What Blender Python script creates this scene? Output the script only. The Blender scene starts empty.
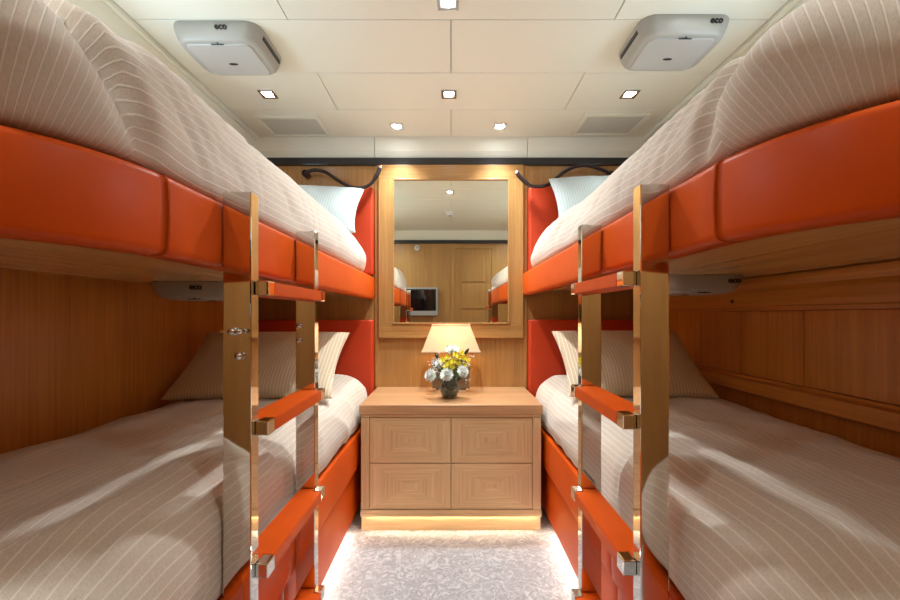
import bpy, bmesh, math, random
from mathutils import Vector, Matrix, noise
random.seed(7)
C = bpy.context.scene.collection
H = 1.03            # eye height: every z below written as "eye + dz" goes through Z()
def Z(z): return H + z
PI = math.pi

# ------------------------------------------------------------------ materials
def new_mat(name):
    m = bpy.data.materials.new(name); m.use_nodes = True
    nt = m.node_tree; b = nt.nodes['Principled BSDF']
    return m, nt, b
def simple(name, col, rough=.5, metal=0., coat=0., spec=.5):
    m, nt, b = new_mat(name)
    b.inputs['Base Color'].default_value = (*col, 1)
    b.inputs['Roughness'].default_value = rough
    b.inputs['Metallic'].default_value = metal
    b.inputs['Coat Weight'].default_value = coat
    b.inputs['Specular IOR Level'].default_value = spec
    return m
def coords(nt, kind='Object', scale=(1, 1, 1), rot=(0, 0, 0)):
    tc = nt.nodes.new('ShaderNodeTexCoord'); mp = nt.nodes.new('ShaderNodeMapping')
    mp.inputs['Scale'].default_value = scale; mp.inputs['Rotation'].default_value = rot
    nt.links.new(tc.outputs[kind], mp.inputs['Vector']); return mp.outputs[0]
def ntex(nt, vec, scale, detail=4, rough=.5, dist=0):
    n = nt.nodes.new('ShaderNodeTexNoise'); n.inputs['Scale'].default_value = scale
    n.inputs['Detail'].default_value = detail; n.inputs['Roughness'].default_value = rough
    n.inputs['Distortion'].default_value = dist
    nt.links.new(vec, n.inputs['Vector']); return n.outputs['Fac']
def ramp(nt, fac, stops):
    r = nt.nodes.new('ShaderNodeValToRGB')
    while len(r.color_ramp.elements) < len(stops): r.color_ramp.elements.new(.5)
    for e, (p, c) in zip(r.color_ramp.elements, stops):
        e.position = p; e.color = (*c, 1)
    nt.links.new(fac, r.inputs['Fac']); return r.outputs['Color']
def mixc(nt, fac, a, b, mode='MIX'):
    n = nt.nodes.new('ShaderNodeMix'); n.data_type = 'RGBA'; n.blend_type = mode
    for sock, v in ((n.inputs[0], fac), (n.inputs[6], a), (n.inputs[7], b)):
        if isinstance(v, (int, float)): sock.default_value = v
        elif isinstance(v, tuple): sock.default_value = (*v, 1)
        else: nt.links.new(v, sock)
    return n.outputs[2]
def bump(nt, b, fac, strength=.2, dist=.002):
    n = nt.nodes.new('ShaderNodeBump'); n.inputs['Strength'].default_value = strength
    n.inputs['Distance'].default_value = dist
    nt.links.new(fac, n.inputs['Height']); nt.links.new(n.outputs[0], b.inputs['Normal'])
def wood(name, dark, light, grain='z', rough=.38, fine=150, coat=.15, bands=.5):
    m, nt, b = new_mat(name)
    s = {'z': (1, 1, .02), 'x': (.02, 1, 1), 'y': (1, .02, 1)}[grain]
    v = coords(nt, 'Object', s)
    f1 = ntex(nt, v, fine, 6, .7); f2 = ntex(nt, v, 14, 3, .5, .3)
    mid = tuple((a * .5 + c * .5) for a, c in zip(dark, light))
    c1 = ramp(nt, f1, [(.3, dark), (.5, mid), (.68, light)])
    c2 = ramp(nt, f2, [(.3, dark), (.7, light)])
    nt.links.new(mixc(nt, bands * .6, c1, c2), b.inputs['Base Color'])
    b.inputs['Roughness'].default_value = rough; b.inputs['Coat Weight'].default_value = coat
    b.inputs['Coat Roughness'].default_value = .2
    bump(nt, b, f1, .12, .001)
    return m
OAKD, OAKL = (.28, .128, .033), (.54, .29, .088)
M = {}
M['oak_v'] = wood('oak_vertical', OAKD, OAKL, 'z')
M['oak_h'] = wood('oak_cross', OAKD, OAKL, 'x')
M['oak_y'] = wood('oak_lengthwise', (.34, .16, .05), (.60, .34, .135), 'y')
M['soffit'] = wood('oak_soffit', (.50, .25, .085), (.80, .50, .21), 'y', .25, 60, .5)
M['stand_h'] = wood('limed_oak_cross', (.48, .29, .125), (.79, .56, .30), 'x', .42, 170)
M['stand_top'] = wood('limed_oak_top', (.33, .16, .065), (.60, .34, .16), 'x', .36, 170)
M['stand_v'] = wood('limed_oak_upright', (.48, .29, .125), (.79, .56, .30), 'z', .42, 170)
M['stand_lt'] = wood('limed_oak_plinth', (.55, .34, .16), (.80, .58, .33), 'x', .45, 170)
M['teak'] = wood('red_brown_side_wall_veneer', (.38, .125, .012), (.66, .28, .04), 'z', .35, 110)
M['teak_y'] = wood('red_brown_trim_veneer', (.38, .13, .014), (.66, .29, .05), 'y', .35, 110)
def leather():
    m, nt, b = new_mat('orange_leather')
    v = coords(nt); f = ntex(nt, v, 420, 3, .6); g = ntex(nt, v, 5, 2)
    nt.links.new(ramp(nt, g, [(.3, (.60, .070, .002)), (.7, (.67, .088, .0025))]), b.inputs['Base Color'])
    b.inputs['Roughness'].default_value = .38; b.inputs['Specular IOR Level'].default_value = .22
    bump(nt, b, f, .12, .0006); return m
M['leather'] = leather()
def red_leather():
    m, nt, b = new_mat('red_orange_headboard_leather')
    v = coords(nt); f = ntex(nt, v, 420, 3, .6)
    b.inputs['Base Color'].default_value = (.56, .042, .004, 1)
    b.inputs['Roughness'].default_value = .5
    bump(nt, b, f, .12, .0006); return m
M['head'] = red_leather()
M['stitch'] = simple('leather_seam', (.16, .018, .004), .7)
M['steel'] = simple('polished_steel', (.80, .78, .74), .045, 1.)
M['chrome'] = simple('chrome_fitting', (.75, .75, .76), .10, 1.)
M['dark'] = simple('dark_cornice', (.012, .009, .008), .6, 0, .3)
M['black'] = simple('black_plastic', (.012, .012, .013), .4)
M['screen'] = simple('black_glass_screen', (.006, .006, .008), .06)
M['silver'] = simple('silver_grey_plastic', (.42, .45, .48), .35, .3)
M['box'] = simple('warm_grey_plastic', (.39, .38, .335), .42)
M['boxlid'] = simple('pale_grey_plastic', (.46, .455, .42), .38)
M['whiteplastic'] = simple('white_plastic', (.75, .75, .72), .4)
M['mirror'] = simple('mirror_glass', (.93, .95, .84), .012, 1.)
M['cable'] = simple('dark_brown_leather_cord', (.022, .010, .008), .4)
def fabric(name, base, line, spacing, lw, rough=.85, warp=.004):
    m, nt, b = new_mat(name)
    uv = nt.nodes.new('ShaderNodeUVMap')
    sx = nt.nodes.new('ShaderNodeSeparateXYZ'); nt.links.new(uv.outputs[0], sx.inputs[0])
    oc = coords(nt, 'Object'); wn = ntex(nt, oc, 3.5, 2)
    def math_(op, a, c):
        n = nt.nodes.new('ShaderNodeMath'); n.operation = op
        for i, v in enumerate((a, c)):
            if v is None: continue
            if isinstance(v, (int, float)): n.inputs[i].default_value = v
            else: nt.links.new(v, n.inputs[i])
        return n.outputs[0]
    u = math_('ADD', sx.outputs[0], math_('MULTIPLY', wn, warp * 6))
    fr = math_('PINGPONG', math_('MULTIPLY', u, 1 / spacing), .5)
    st = nt.nodes.new('ShaderNodeMapRange'); st.interpolation_type = 'SMOOTHSTEP'
    st.inputs[1].default_value = lw; st.inputs[2].default_value = lw * .35
    nt.links.new(fr, st.inputs[0])
    tiny = ntex(nt, coords(nt, 'UV', (900, 120, 1)), 1, 3, .7)
    tiny2 = ntex(nt, coords(nt, 'UV', (120, 900, 1)), 1, 3, .7)
    wv = math_('MULTIPLY', math_('ADD', tiny, tiny2), .5)
    dk = tuple(c * .78 for c in base); lt = tuple(min(1, c * 1.15) for c in base)
    bc = ramp(nt, wv, [(.35, dk), (.65, lt)])
    nt.links.new(mixc(nt, st.outputs[0], bc, line), b.inputs['Base Color'])
    b.inputs['Roughness'].default_value = rough
    b.inputs['Sheen Weight'].default_value = .25
    b.inputs['Specular IOR Level'].default_value = .2
    h = math_('ADD', math_('MULTIPLY', st.outputs[0], 1.0), math_('MULTIPLY', wv, .8))
    bump(nt, b, h, .35, .0015)
    return m
M['duvet'] = fabric('striped_linen', (.63, .525, .415), (.73, .645, .545), .0185, .12)
M['pillow'] = fabric('pinstriped_cotton', (.66, .51, .33), (.82, .72, .56), .013, .14)
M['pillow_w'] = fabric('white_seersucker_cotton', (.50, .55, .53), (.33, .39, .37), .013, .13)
M['sheet'] = simple('white_sheet', (.72, .72, .70), .9)
def carpet():
    m, nt, b = new_mat('pale_grey_carpet')
    v = coords(nt); f = ntex(nt, v, 21, 8, .72, 2.6); g = ntex(nt, v, 420, 3, .8)
    c = ramp(nt, f, [(.36, (.31, .30, .295)), (.5, (.46, .45, .44)), (.60, (.74, .73, .72))])
    nt.links.new(mixc(nt, .3, c, ramp(nt, g, [(.35, (.36, .34, .33)), (.65, (.8, .79, .77))])), b.inputs['Base Color'])
    b.inputs['Roughness'].default_value = .95; b.inputs['Specular IOR Level'].default_value = .1
    bump(nt, b, f, .9, .012); return m
M['carpet'] = carpet()
def paint():
    m, nt, b = new_mat('cream_ceiling_panel')
    f = ntex(nt, coords(nt, 'Object', (1, .05, 1)), 260, 2)
    b.inputs['Base Color'].default_value = (.78, .775, .66, 1)
    b.inputs['Roughness'].default_value = .42
    bump(nt, b, f, .04, .0006); return m
M['ceil'] = paint()
M['joint'] = simple('ceiling_joint', (.40, .36, .27), .8)
M['grille'] = simple('vent_grille_grey', (.63, .625, .54), .6)
def emit(name, col, s):
    m = bpy.data.materials.new(name); m.use_nodes = True; nt = m.node_tree; nt.nodes.clear()
    o = nt.nodes.new('ShaderNodeOutputMaterial'); e = nt.nodes.new('ShaderNodeEmission')
    e.inputs[0].default_value = (*col, 1); e.inputs[1].default_value = s
    nt.links.new(e.outputs[0], o.inputs[0]); return m
M['bulb'] = emit('lamp_face', (.93, .97, 1.), 40)
M['led'] = emit('led_strip', (1., .93, .80), 10)
M['ledc'] = emit('led_strip_cool', (.80, .92, 1.), 7)
def shade():
    m, nt, b = new_mat('cream_lamp_shade')
    nt.nodes.remove(b); o = nt.nodes['Material Output']
    d = nt.nodes.new('ShaderNodeBsdfDiffuse'); t = nt.nodes.new('ShaderNodeBsdfTranslucent'); x = nt.nodes.new('ShaderNodeMixShader')
    d.inputs[0].default_value = (.85, .72, .52, 1); t.inputs[0].default_value = (.95, .70, .42, 1)
    x.inputs[0].default_value = .45
    nt.links.new(d.outputs[0], x.inputs[1]); nt.links.new(t.outputs[0], x.inputs[2]); nt.links.new(x.outputs[0], o.inputs[0])
    return m
M['shade'] = shade()
def glass():
    m, nt, b = new_mat('smoked_glass')
    b.inputs['Base Color'].default_value = (.36, .42, .36, 1); b.inputs['Transmission Weight'].default_value = .85
    b.inputs['Roughness'].default_value = .03; b.inputs['IOR'].default_value = 1.45
    return m
M['glass'] = glass()
M['stem'] = simple('green_stem', (.05, .14, .035), .5)
M['leaf'] = simple('green_leaf', (.045, .12, .04), .45)
M['petal_w'] = simple('white_petal', (.93, .94, .88), .6)
M['petal_y'] = simple('yellow_petal', (.78, .66, .03), .6)
M['core_g'] = simple('pale_green_flower_core', (.5, .58, .25), .6)
M['pebble'] = simple('grey_pebbles', (.16, .17, .15), .6)

# ------------------------------------------------------------------ mesh helpers
ROOT = {}
def rootloc(p):
    return ROOT.get(p.name, Vector((0, 0, 0)))
def obj(name, bm, mat, parent=None, smooth=False, base=None, kind=None, label=None):
    """link bm (built in world coordinates) as ONE mesh object"""
    if parent is not None: off = rootloc(parent)
    elif base is not None: off = Vector(base)
    else:
        xs = [v.co.x for v in bm.verts]; ys = [v.co.y for v in bm.verts]; zs = [v.co.z for v in bm.verts]
        off = Vector(((min(xs) + max(xs)) / 2, (min(ys) + max(ys)) / 2, min(zs)))
        if kind == 'structure': off = Vector((0, 0, 0))
    for v in bm.verts: v.co -= off
    me = bpy.data.meshes.new(name); bm.to_mesh(me); bm.free()
    mats = mat if isinstance(mat, (list, tuple)) else [mat]
    for m in mats: me.materials.append(m)
    o = bpy.data.objects.new(name, me); C.objects.link(o)
    if parent is not None: o.parent = parent
    else: o.location = off
    ROOT[o.name] = off
    if smooth: 
        for p in me.polygons: p.use_smooth = True
    if kind: o['kind'] = kind
    if label: o['label'] = label
    return o
def thing(name, label, cat, loc=(0, 0, 0), group=None):
    o = bpy.data.objects.new(name, None); C.objects.link(o); o.location = loc
    o.empty_display_size = .05
    o['label'] = label; o['category'] = cat
    if group: o['group'] = group
    ROOT[o.name] = Vector(loc); return o
def tag(o, label, cat, group=None):
    o['label'] = label; o['category'] = cat
    if group: o['group'] = group
    return o
def copy_tree(o, parent=None):
    c = o.copy(); C.objects.link(c)
    if parent is not None: c.parent = parent
    for ch in list(o.children): copy_tree(ch, c)
    return c
def box(bm, x0, x1, y0, y1, z0, z1, bev=0., seg=2, mi=0):
    t = bmesh.new()
    bmesh.ops.create_cube(t, size=1)
    for v in t.verts:
        v.co = Vector((x0 + (v.co.x + .5) * (x1 - x0), y0 + (v.co.y + .5) * (y1 - y0), z0 + (v.co.z + .5) * (z1 - z0)))
    if bev > 0: bmesh.ops.bevel(t, geom=t.edges[:], offset=bev, segments=seg, affect='EDGES', profile=.6)
    merge(bm, t, mi)
def merge(bm, t, mi=0, mat=None):
    vs = {}
    for v in t.verts: vs[v] = bm.verts.new(mat @ v.co if mat is not None else v.co)
    for f in t.faces:
        try:
            nf = bm.faces.new([vs[v] for v in f.verts]); nf.material_index = mi; nf.smooth = f.smooth
        except ValueError: pass
    t.free()
def B(*a, **k):
    bm = bmesh.new(); box(bm, *a, **k); return bm
def cyl(bm, c, r, h, axis='z', n=24, r2=None, bev=0, mi=0):
    t = bmesh.new()
    bmesh.ops.create_cone(t, cap_ends=True, segments=n, radius1=r, radius2=r if r2 is None else r2, depth=h)
    if bev: bmesh.ops.bevel(t, geom=[e for e in t.edges if len(e.link_faces) == 2 and abs(e.verts[0].co.z - e.verts[1].co.z) < 1e-6], offset=bev, segments=2, affect='EDGES')
    R = {'z': Matrix(), 'y': Matrix.Rotation(PI / 2, 4, 'X'), 'x': Matrix.Rotation(PI / 2, 4, 'Y')}[axis]
    merge(bm, t, mi, Matrix.Translation(c) @ R)
def tube(bm, pts, r, n=10, rf=None):
    pts = [Vector(p) for p in pts]; rings = []
    up = Vector((0, 0, 1))
    for i, p in enumerate(pts):
        d = (pts[min(i + 1, len(pts) - 1)] - pts[max(i - 1, 0)]).normalized()
        a = d.cross(up)
        if a.length < .05: a = d.cross(Vector((0, 1, 0)))
        a.normalize(); b2 = d.cross(a)
        rr = rf(i / (len(pts) - 1)) if rf else r
        rings.append([bm.verts.new(p + (a * math.cos(2 * PI * k / n) + b2 * math.sin(2 * PI * k / n)) * rr) for k in range(n)])
    for i in range(len(rings) - 1):
        for k in range(n):
            bm.faces.new([rings[i][k], rings[i][(k + 1) % n], rings[i + 1][(k + 1) % n], rings[i + 1][k]])
    bm.faces.new(rings[0][::-1]); bm.faces.new(rings[-1])
def lathe(bm, prof, c, n=28):
    rings = []
    for r, z in prof:
        rings.append([bm.verts.new((c[0] + r * math.cos(2 * PI * k / n), c[1] + r * math.sin(2 * PI * k / n), c[2] + z)) for k in range(n)])
    for i in range(len(rings) - 1):
        for k in range(n):
            bm.faces.new([rings[i][k], rings[i][(k + 1) % n], rings[i + 1][(k + 1) % n], rings[i + 1][k]])
    bmesh.ops.remove_doubles(bm, verts=bm.verts[:], dist=1e-5)
def catmull(P, n=8):
    P = [Vector(p) for p in P]; Q = [P[0] * 2 - P[1]] + P + [P[-1] * 2 - P[-2]]; out = []
    for i in range(1, len(Q) - 2):
        for k in range(n):
            t = k / n; a, b, c, d = Q[i - 1], Q[i], Q[i + 1], Q[i + 2]
            out.append(.5 * ((2 * b) + (-a + c) * t + (2 * a - 5 * b + 4 * c - d) * t * t + (-a + 3 * b - 3 * c + d) * t ** 3))
    out.append(P[-1]); return out
def fixn(bm): bmesh.ops.recalc_face_normals(bm, faces=bm.faces[:]); return bm

# ------------------------------------------------------------------ room shell
XW, YB, YF = 1.2, 2.375, -.26
HC = 1.04; ZF = 0.
obj('floor', B(-XW - .1, XW + .1, YF - .1, YB + .1, -.08, 0), M['carpet'], kind='structure')
# ceiling: boards in running bond with real joints
bm = bmesh.new(); g = .0016
rows = [2.337 - .309 * k for k in range(0, 9)]
for k in range(8):
    y1, y0 = rows[k], max(rows[k + 1], YF)
    xs = [-1.12, 0, 1.12] if k % 2 == 0 else [-1.12, -.575, .575, 1.12]
    for a, b_ in zip(xs[:-1], xs[1:]):
        box(bm, a + g, b_ - g, y0 + g, y1 - g, Z(HC), Z(HC) + .018, .0012, 1)
box(bm, -1.12, 1.12, YF, rows[8] - g, Z(HC), Z(HC) + .018) if rows[8] > YF else None
t = bmesh.new(); box(t, -XW - .1, XW + .1, YF - .1, YB + .1, Z(HC) + .018, Z(HC) + .08); merge(bm, t, 1)
# coves at the four walls (sloping down to the dark cornice)
def quadp(bm, a, b, c, d, mi=0):
    f = bm.faces.new([bm.verts.new(p) for p in (a, b, c, d)]); f.material_index = mi
def prism(bm, poly, axis, t0, t1, mi=0):
    def P(p, t): return (t, p[0], p[1]) if axis == 'x' else (p[0], t, p[1])
    a = [bm.verts.new(P(p, t0)) for p in poly]; b = [bm.verts.new(P(p, t1)) for p in poly]
    n = len(poly)
    for i in range(n):
        f = bm.faces.new([a[i], a[(i + 1) % n], b[(i + 1) % n], b[i]]); f.material_index = mi
    f = bm.faces.new(a[::-1]); f.material_index = mi; f = bm.faces.new(b); f.material_index = mi
for a, b_ in ((-XW, -.45 - g), (-.45 + g, .45 - g), (.45 + g, XW)):
    prism(bm, [(2.340, Z(HC)), (2.344, Z(1.025)), (2.355, Z(.965)), (2.372, Z(.928)), (2.40, Z(.928)), (2.40, Z(HC) + .02), (2.34, Z(HC) + .02)], 'x', a, b_)
prism(bm, [(YF + .05, Z(HC)), (YF + .02, Z(.965)), (YF + .003, Z(.928)), (YF - .03, Z(.928)), (YF - .03, Z(HC) + .02), (YF + .05, Z(HC) + .02)], 'x', -XW, XW)
for s in (-1, 1):
    prism(bm, [(s * 1.122, Z(HC)), (s * 1.125, Z(HC) - .012), (s * 1.135, Z(HC) - .016), (s * 1.145, Z(HC) - .010), (s * 1.165, Z(.99)), (s * 1.197, Z(.93)), (s * 1.24, Z(.93)), (s * 1.24, Z(HC) + .02), (s * 1.122, Z(HC) + .02)], 'y', YF, YB)
fixn(bm)
obj('ceiling', bm, [M['ceil'], M['joint']], kind='structure')
# dark cornice strips
obj('trim_1', B(-XW, XW, YB - .022, YB + .01, Z(.885), Z(.927), .004), M['dark'], kind='structure')
obj('trim_2', B(-XW, XW, YF - .01, YF + .02, Z(.885), Z(.927), .004), M['dark'], kind='structure')
# walls
bm = bmesh.new(); box(bm, -XW - .1, XW + .1, YB, YB + .08, 0, Z(HC)); 
obj('wall_back', bm, M['oak_v'], kind='structure')
obj('wall_front', B(-XW - .1, XW + .1, YF - .08, YF, 0, Z(HC)), M['oak_v'], kind='structure')
# side walls with an added unseen porthole over each upper bunk for bluish fill
def side_wall(s, name, mat):
    bm = bmesh.new(); x0, x1 = sorted((s * XW, s * (XW + .08)))
    py0, py1, pz0, pz1 = .75, 1.45, Z(.50), Z(.80)
    box(bm, x0, x1, YF - .08, py0, 0, Z(HC)); box(bm, x0, x1, py1, YB + .08, 0, Z(HC))
    box(bm, x0, x1, py0, py1, 0, pz0); box(bm, x0, x1, py0, py1, pz1, Z(HC))
    obj(name, bm, mat, kind='structure')
side_wall(-1, 'wall_left', M['teak']); side_wall(1, 'wall_right', M['teak'])
for i, s in enumerate((-1, 1)):
    bm = bmesh.new(); py0, py1, pz0, pz1 = .75, 1.45, Z(.50), Z(.80)
    x0, x1 = sorted((s * (XW - .012), s * (XW + .03)))
    box(bm, x0, x1, py0 - .03, py0 + .015, pz0 - .03, pz1 + .03, .004); box(bm, x0, x1, py1 - .015, py1 + .03, pz0 - .03, pz1 + .03, .004)
    box(bm, x0, x1, py0 + .015, py1 - .015, pz0 - .03, pz0 + .015, .004); box(bm, x0, x1, py0 + .015, py1 - .015, pz1 - .015, pz1 + .03, .004)
    w = obj('added_porthole_%d' % (i + 1), bm, M['oak_y'], kind='structure')  # added frame outside the view, made to hold the bluish fill lamp
    x0, x1 = sorted((s * (XW + .035), s * (XW + .041)))
    obj('pane', B(x0, x1, py0, py1, pz0, pz1), M['glass'], w)
# right wall: moulding, panel leaves, ledge
bm = bmesh.new()
prism(bm, [(XW, Z(.135)), (XW - .085, Z(.135)), (XW - .085, Z(.118)), (XW - .080, Z(.100)), (XW - .05, Z(.085)), (XW - .035, Z(.055)), (XW - .03, Z(.035)), (XW - .022, Z(.030)), (XW - .02, Z(.018)), (XW, Z(.018))], 'y', .38, YB - .002)
obj('trim_3', fixn(bm), M['teak_y'], kind='structure')
bm = bmesh.new()
prism(bm, [(XW, Z(-.243)), (XW - .012, Z(-.243)), (XW - .018, Z(-.252)), (XW - .045, Z(-.256)), (XW - .048, Z(-.262)), (XW - .048, Z(-.300)), (XW - .042, Z(-.306)), (XW, Z(-.306))], 'y', .38, YB - .002)
obj('trim_4', fixn(bm), M['teak_y'], kind='structure')
js = [2.34, 1.909, 1.641, 1.373, 1.073, .76, .40]
js = [2.36, 1.909, 1.641, 1.348, 1.055, .76, .40]
for k in range(6):
    o = obj('trim_%d' % (k + 5), B(XW - .012, XW, js[k + 1] + .0018, js[k] - .0018, Z(-.240), Z(.016), .0015, 1), M['teak'], kind='structure')
# vertical oak fillets beside the mirror
for i, s in enumerate((-1, 1)):
    x0, x1 = sorted((s * .428, s * .448))
    obj('trim_%d' % (11 + i), B(x0, x1, YB - .012, YB, Z(-.43), Z(.884), .002), M['oak_v'], kind='structure')

# door in the wall behind (seen in the mirror)
bm = bmesh.new()
box(bm, .005, .045, YF, YF + .018, 0, Z(.86), .003); box(bm, .505, .545, YF, YF + .018, 0, Z(.86), .003); box(bm, .045, .505, YF, YF + .018, Z(.82), Z(.86), .003)
d = obj('door_1', bm, M['oak_v'], kind='structure')
bm = bmesh.new(); box(bm, .047, .503, YF, YF + .006, .01, Z(.818))
for a, b_ in ((.41, .73), (.08, .38), (-.27, .05), (-.93, -.30)):
    box(bm, .125, .42, YF + .006, YF + .016, Z(a), Z(b_), .005)
leafo = obj('door_leaf', bm, M['oak_v'], d)
bm = bmesh.new(); cyl(bm, (.465, YF + .02, Z(-.16)), .022, .012, 'y'); tube(bm, [(.465, YF + .02, Z(-.16)), (.465, YF + .05, Z(-.16)), (.455, YF + .055, Z(-.16)), (.36, YF + .055, Z(-.16))], .008)
obj('door_handle', bm, M['chrome'], leafo, True)

# ------------------------------------------------------------------ upholstered rails following the bunk outline
def bed_path(s, xo, y_head, r=.30, yfoot=.36, xin=XW - .004, step=.02):
    """outline from head to foot, round the corner and on to the side wall, as (x, y, nx, ny)"""
    pts = []; cx, cy = xo + r, yfoot + r
    n = max(2, int((y_head - cy) / step))
    for i in range(n): pts.append((xo, y_head + (cy - y_head) * i / n, -1, 0))
    m = 24
    for i in range(m + 1):
        a = PI + (PI / 2) * i / m
        pts.append((cx + r * math.cos(a), cy + r * math.sin(a), math.cos(a), math.sin(a)))
    for i in range(1, 9): pts.append((cx + (xin - cx) * i / 8, yfoot, 0, -1))
    return [(s * x, y, s * nx, ny) for x, y, nx, ny in pts]
def padded(path, z0, z1, th, rb, puff=.004, endr=.004):
    """padded strip along a path: rounded profile of height z0..z1"""
    prof = []
    n = 6
    for i in range(n + 1):
        a = -PI / 2 + (PI / 2) * i / n
        prof.append((-rb + rb * math.cos(a), z0 + rb + rb * math.sin(a)))
    for i in range(1, 6):
        tt = i / 6; prof.append((puff * math.sin(PI * tt), z0 + rb + (z1 - z0 - 2 * rb) * tt))
    for i in range(n + 1):
        a = (PI / 2) * i / n
        prof.append((-rb + rb * math.cos(a), z1 - rb + rb * math.sin(a)))
    prof += [(-th, z1), (-th, z0)]
    bm = bmesh.new(); rings = []; L = len(path)
    # arc length from ends to round the panel ends off
    acc = [0]
    for i in range(1, L): acc.append(acc[-1] + math.dist(path[i][:2], path[i - 1][:2]))
    for i, (x, y, nx, ny) in enumerate(path):
        e = min(acc[i], acc[-1] - acc[i]); k = 1 - max(0, 1 - e / endr) ** 2 if e < endr else 1
        rings.append([bm.verts.new((x + nx * (o if k >= 1 else max(-th, o - (1 - k) * .0018)), y + ny * (o if k >= 1 else max(-th, o - (1 - k) * .0018)), z)) for o, z in prof])
    m = len(prof)
    for i in range(L - 1):
        for k in range(m):
            bm.faces.new([rings[i][k], rings[i][(k + 1) % m], rings[i + 1][(k + 1) % m], rings[i + 1][k]])
    bm.faces.new(rings[0]); bm.faces.new(rings[-1][::-1])
    return fixn(bm)
def split_path(path, cuts, gap=.0008, er=.002):
    """split an outline at y positions on its straight stretch"""
    out = []; ys = [path[0][1]] + list(cuts)
    x = path[0][0]; nx = path[0][2]
    for a, b_ in zip(ys[:-1], ys[1:]):
        a2, b2 = a - gap, b_ + gap; seg = [a2, a2 - er * .5, a2 - er]; n = max(2, int((a - b_) / .03))
        seg += [a2 - er + (b2 + er - a2 + er) * i / n for i in range(1, n)] + [b2 + er, b2 + er * .5, b2]
        out.append([(x, y, nx, 0) for y in seg])
    last = ys[-1] - gap
    rest = [p for p in path if p[1] < last - er * 1.2 or abs(p[0]) > abs(x) + 1e-6]
    out.append([(x, last, nx, 0), (x, last - er * .5, nx, 0), (x, last - er, nx, 0)] + rest)
    return out
def rrect(x0, x1, y0, y1, off, rf, rh, n1=64, n2=14, n3=26):
    """rounded rectangle loop (ccw from the aisle side), rf = aisle-foot corner radius, rh = others; off<0 inset. Also returns outward normals"""
    x0, x1, y0, y1 = x0 - off, x1 + off, y0 - off, y1 + off
    if x1 < x0: x0 = x1 = (x0 + x1) / 2
    if y1 < y0: y0 = y1 = (y0 + y1) / 2
    m = min((x1 - x0) / 2, (y1 - y0) / 2)
    def rr(r): return max(0., min(r + off, m))
    R = [rr(rh[0]), rr(rf), rr(rh[1]), rr(rh[2])]   # head-aisle, foot-aisle, foot-wall, head-wall
    pts = []
    def arc(cx, cy, r, a0, a1, n):
        for i in range(n):
            a = a0 + (a1 - a0) * (i + .5) / n; pts.append((cx + r * math.cos(a), cy + r * math.sin(a), math.cos(a), math.sin(a)))
    def line(a, b, nrm, n):
        for i in range(n):
            t = (i + .5) / n; pts.append((a[0] + (b[0] - a[0]) * t, a[1] + (b[1] - a[1]) * t, *nrm))
    line((x0, y1 - R[0]), (x0, y0 + R[1]), (-1, 0), n1)
    arc(x0 + R[1], y0 + R[1], R[1], PI, 1.5 * PI, n3)
    line((x0 + R[1], y0), (x1 - R[2], y0), (0, -1), n2)
    arc(x1 - R[2], y0 + R[2], R[2], 1.5 * PI, 2 * PI, 8)
    line((x1, y0 + R[2]), (x1, y1 - R[3]), (1, 0), n1)
    arc(x1 - R[3], y1 - R[3], R[3], 0, PI / 2, 8)
    line((x1 - R[3], y1), (x0 + R[0], y1), (0, 1), n2)
    arc(x0 + R[0], y1 - R[0], R[0], PI / 2, PI, 12)
    return pts
def slab(s, x0, x1, y0, y1, rf, rh, prof, disp=None, close_bottom=True, n1=64, uvfn=None):
    """draped / cushioned slab. prof: (offset, z) from the hem up and inward. UV = unfolded cloth position"""
    bm = bmesh.new(); uvl = bm.loops.layers.uv.new('UVMap')
    rings = []; UV = []
    # arc length outward, measured from innermost
    arc = [0] * len(prof)
    for i in range(len(prof) - 2, -1, -1):
        arc[i] = arc[i + 1] + math.dist(prof[i], prof[i + 1])
    oin = prof[-1][0]
    inner = rrect(x0, x1, y0, y1, oin, rf, rh, n1)
    for (o, z), L in zip(prof, arc):
        loop = rrect(x0, x1, y0, y1, o, rf, rh, n1); ring = []; uu = []
        for j, (x, y, nx, ny) in enumerate(loop):
            p = Vector((x, y, z))
            if disp: p = disp(p, Vector((nx, ny, 0)), o, z)
            p.x *= s; ring.append(bm.verts.new(p))
            ix, iy, _, _ = inner[j]; uu.append(uvfn(ix + nx * L, iy + ny * L) if uvfn else (ix + nx * L, iy + ny * L))
        rings.append(ring); UV.append(uu)
    n = len(rings[0])
    # fill inside: last ring collapses onto the spine of the bed
    def face(vs, uvs):
        try: f = bm.faces.new(vs)
        except ValueError: return
        f.smooth = True
        for l, u in zip(f.loops, uvs): l[uvl].uv = u
    for i in range(len(rings) - 1):
        for k in range(n):
            k2 = (k + 1) % n
            vs = [rings[i][k], rings[i][k2], rings[i + 1][k2], rings[i + 1][k]]
            us = [UV[i][k], UV[i][k2], UV[i + 1][k2], UV[i + 1][k]]
            face(vs, us)
    if close_bottom: bm.faces.new(rings[0])
    bmesh.ops.remove_doubles(bm, verts=rings[-1], dist=.0005)
    return fixn(bm)
def fine_prof(pts, n=5):
    out = catmull([(a, b, 0) for a, b in pts], n); return [(p.x, p.y) for p in out]
def fb(p, sc, seed): return noise.noise(Vector((p.x * sc[0] + seed, p.y * sc[1] + seed * 1.7, p.z * sc[2] - seed)))

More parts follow.
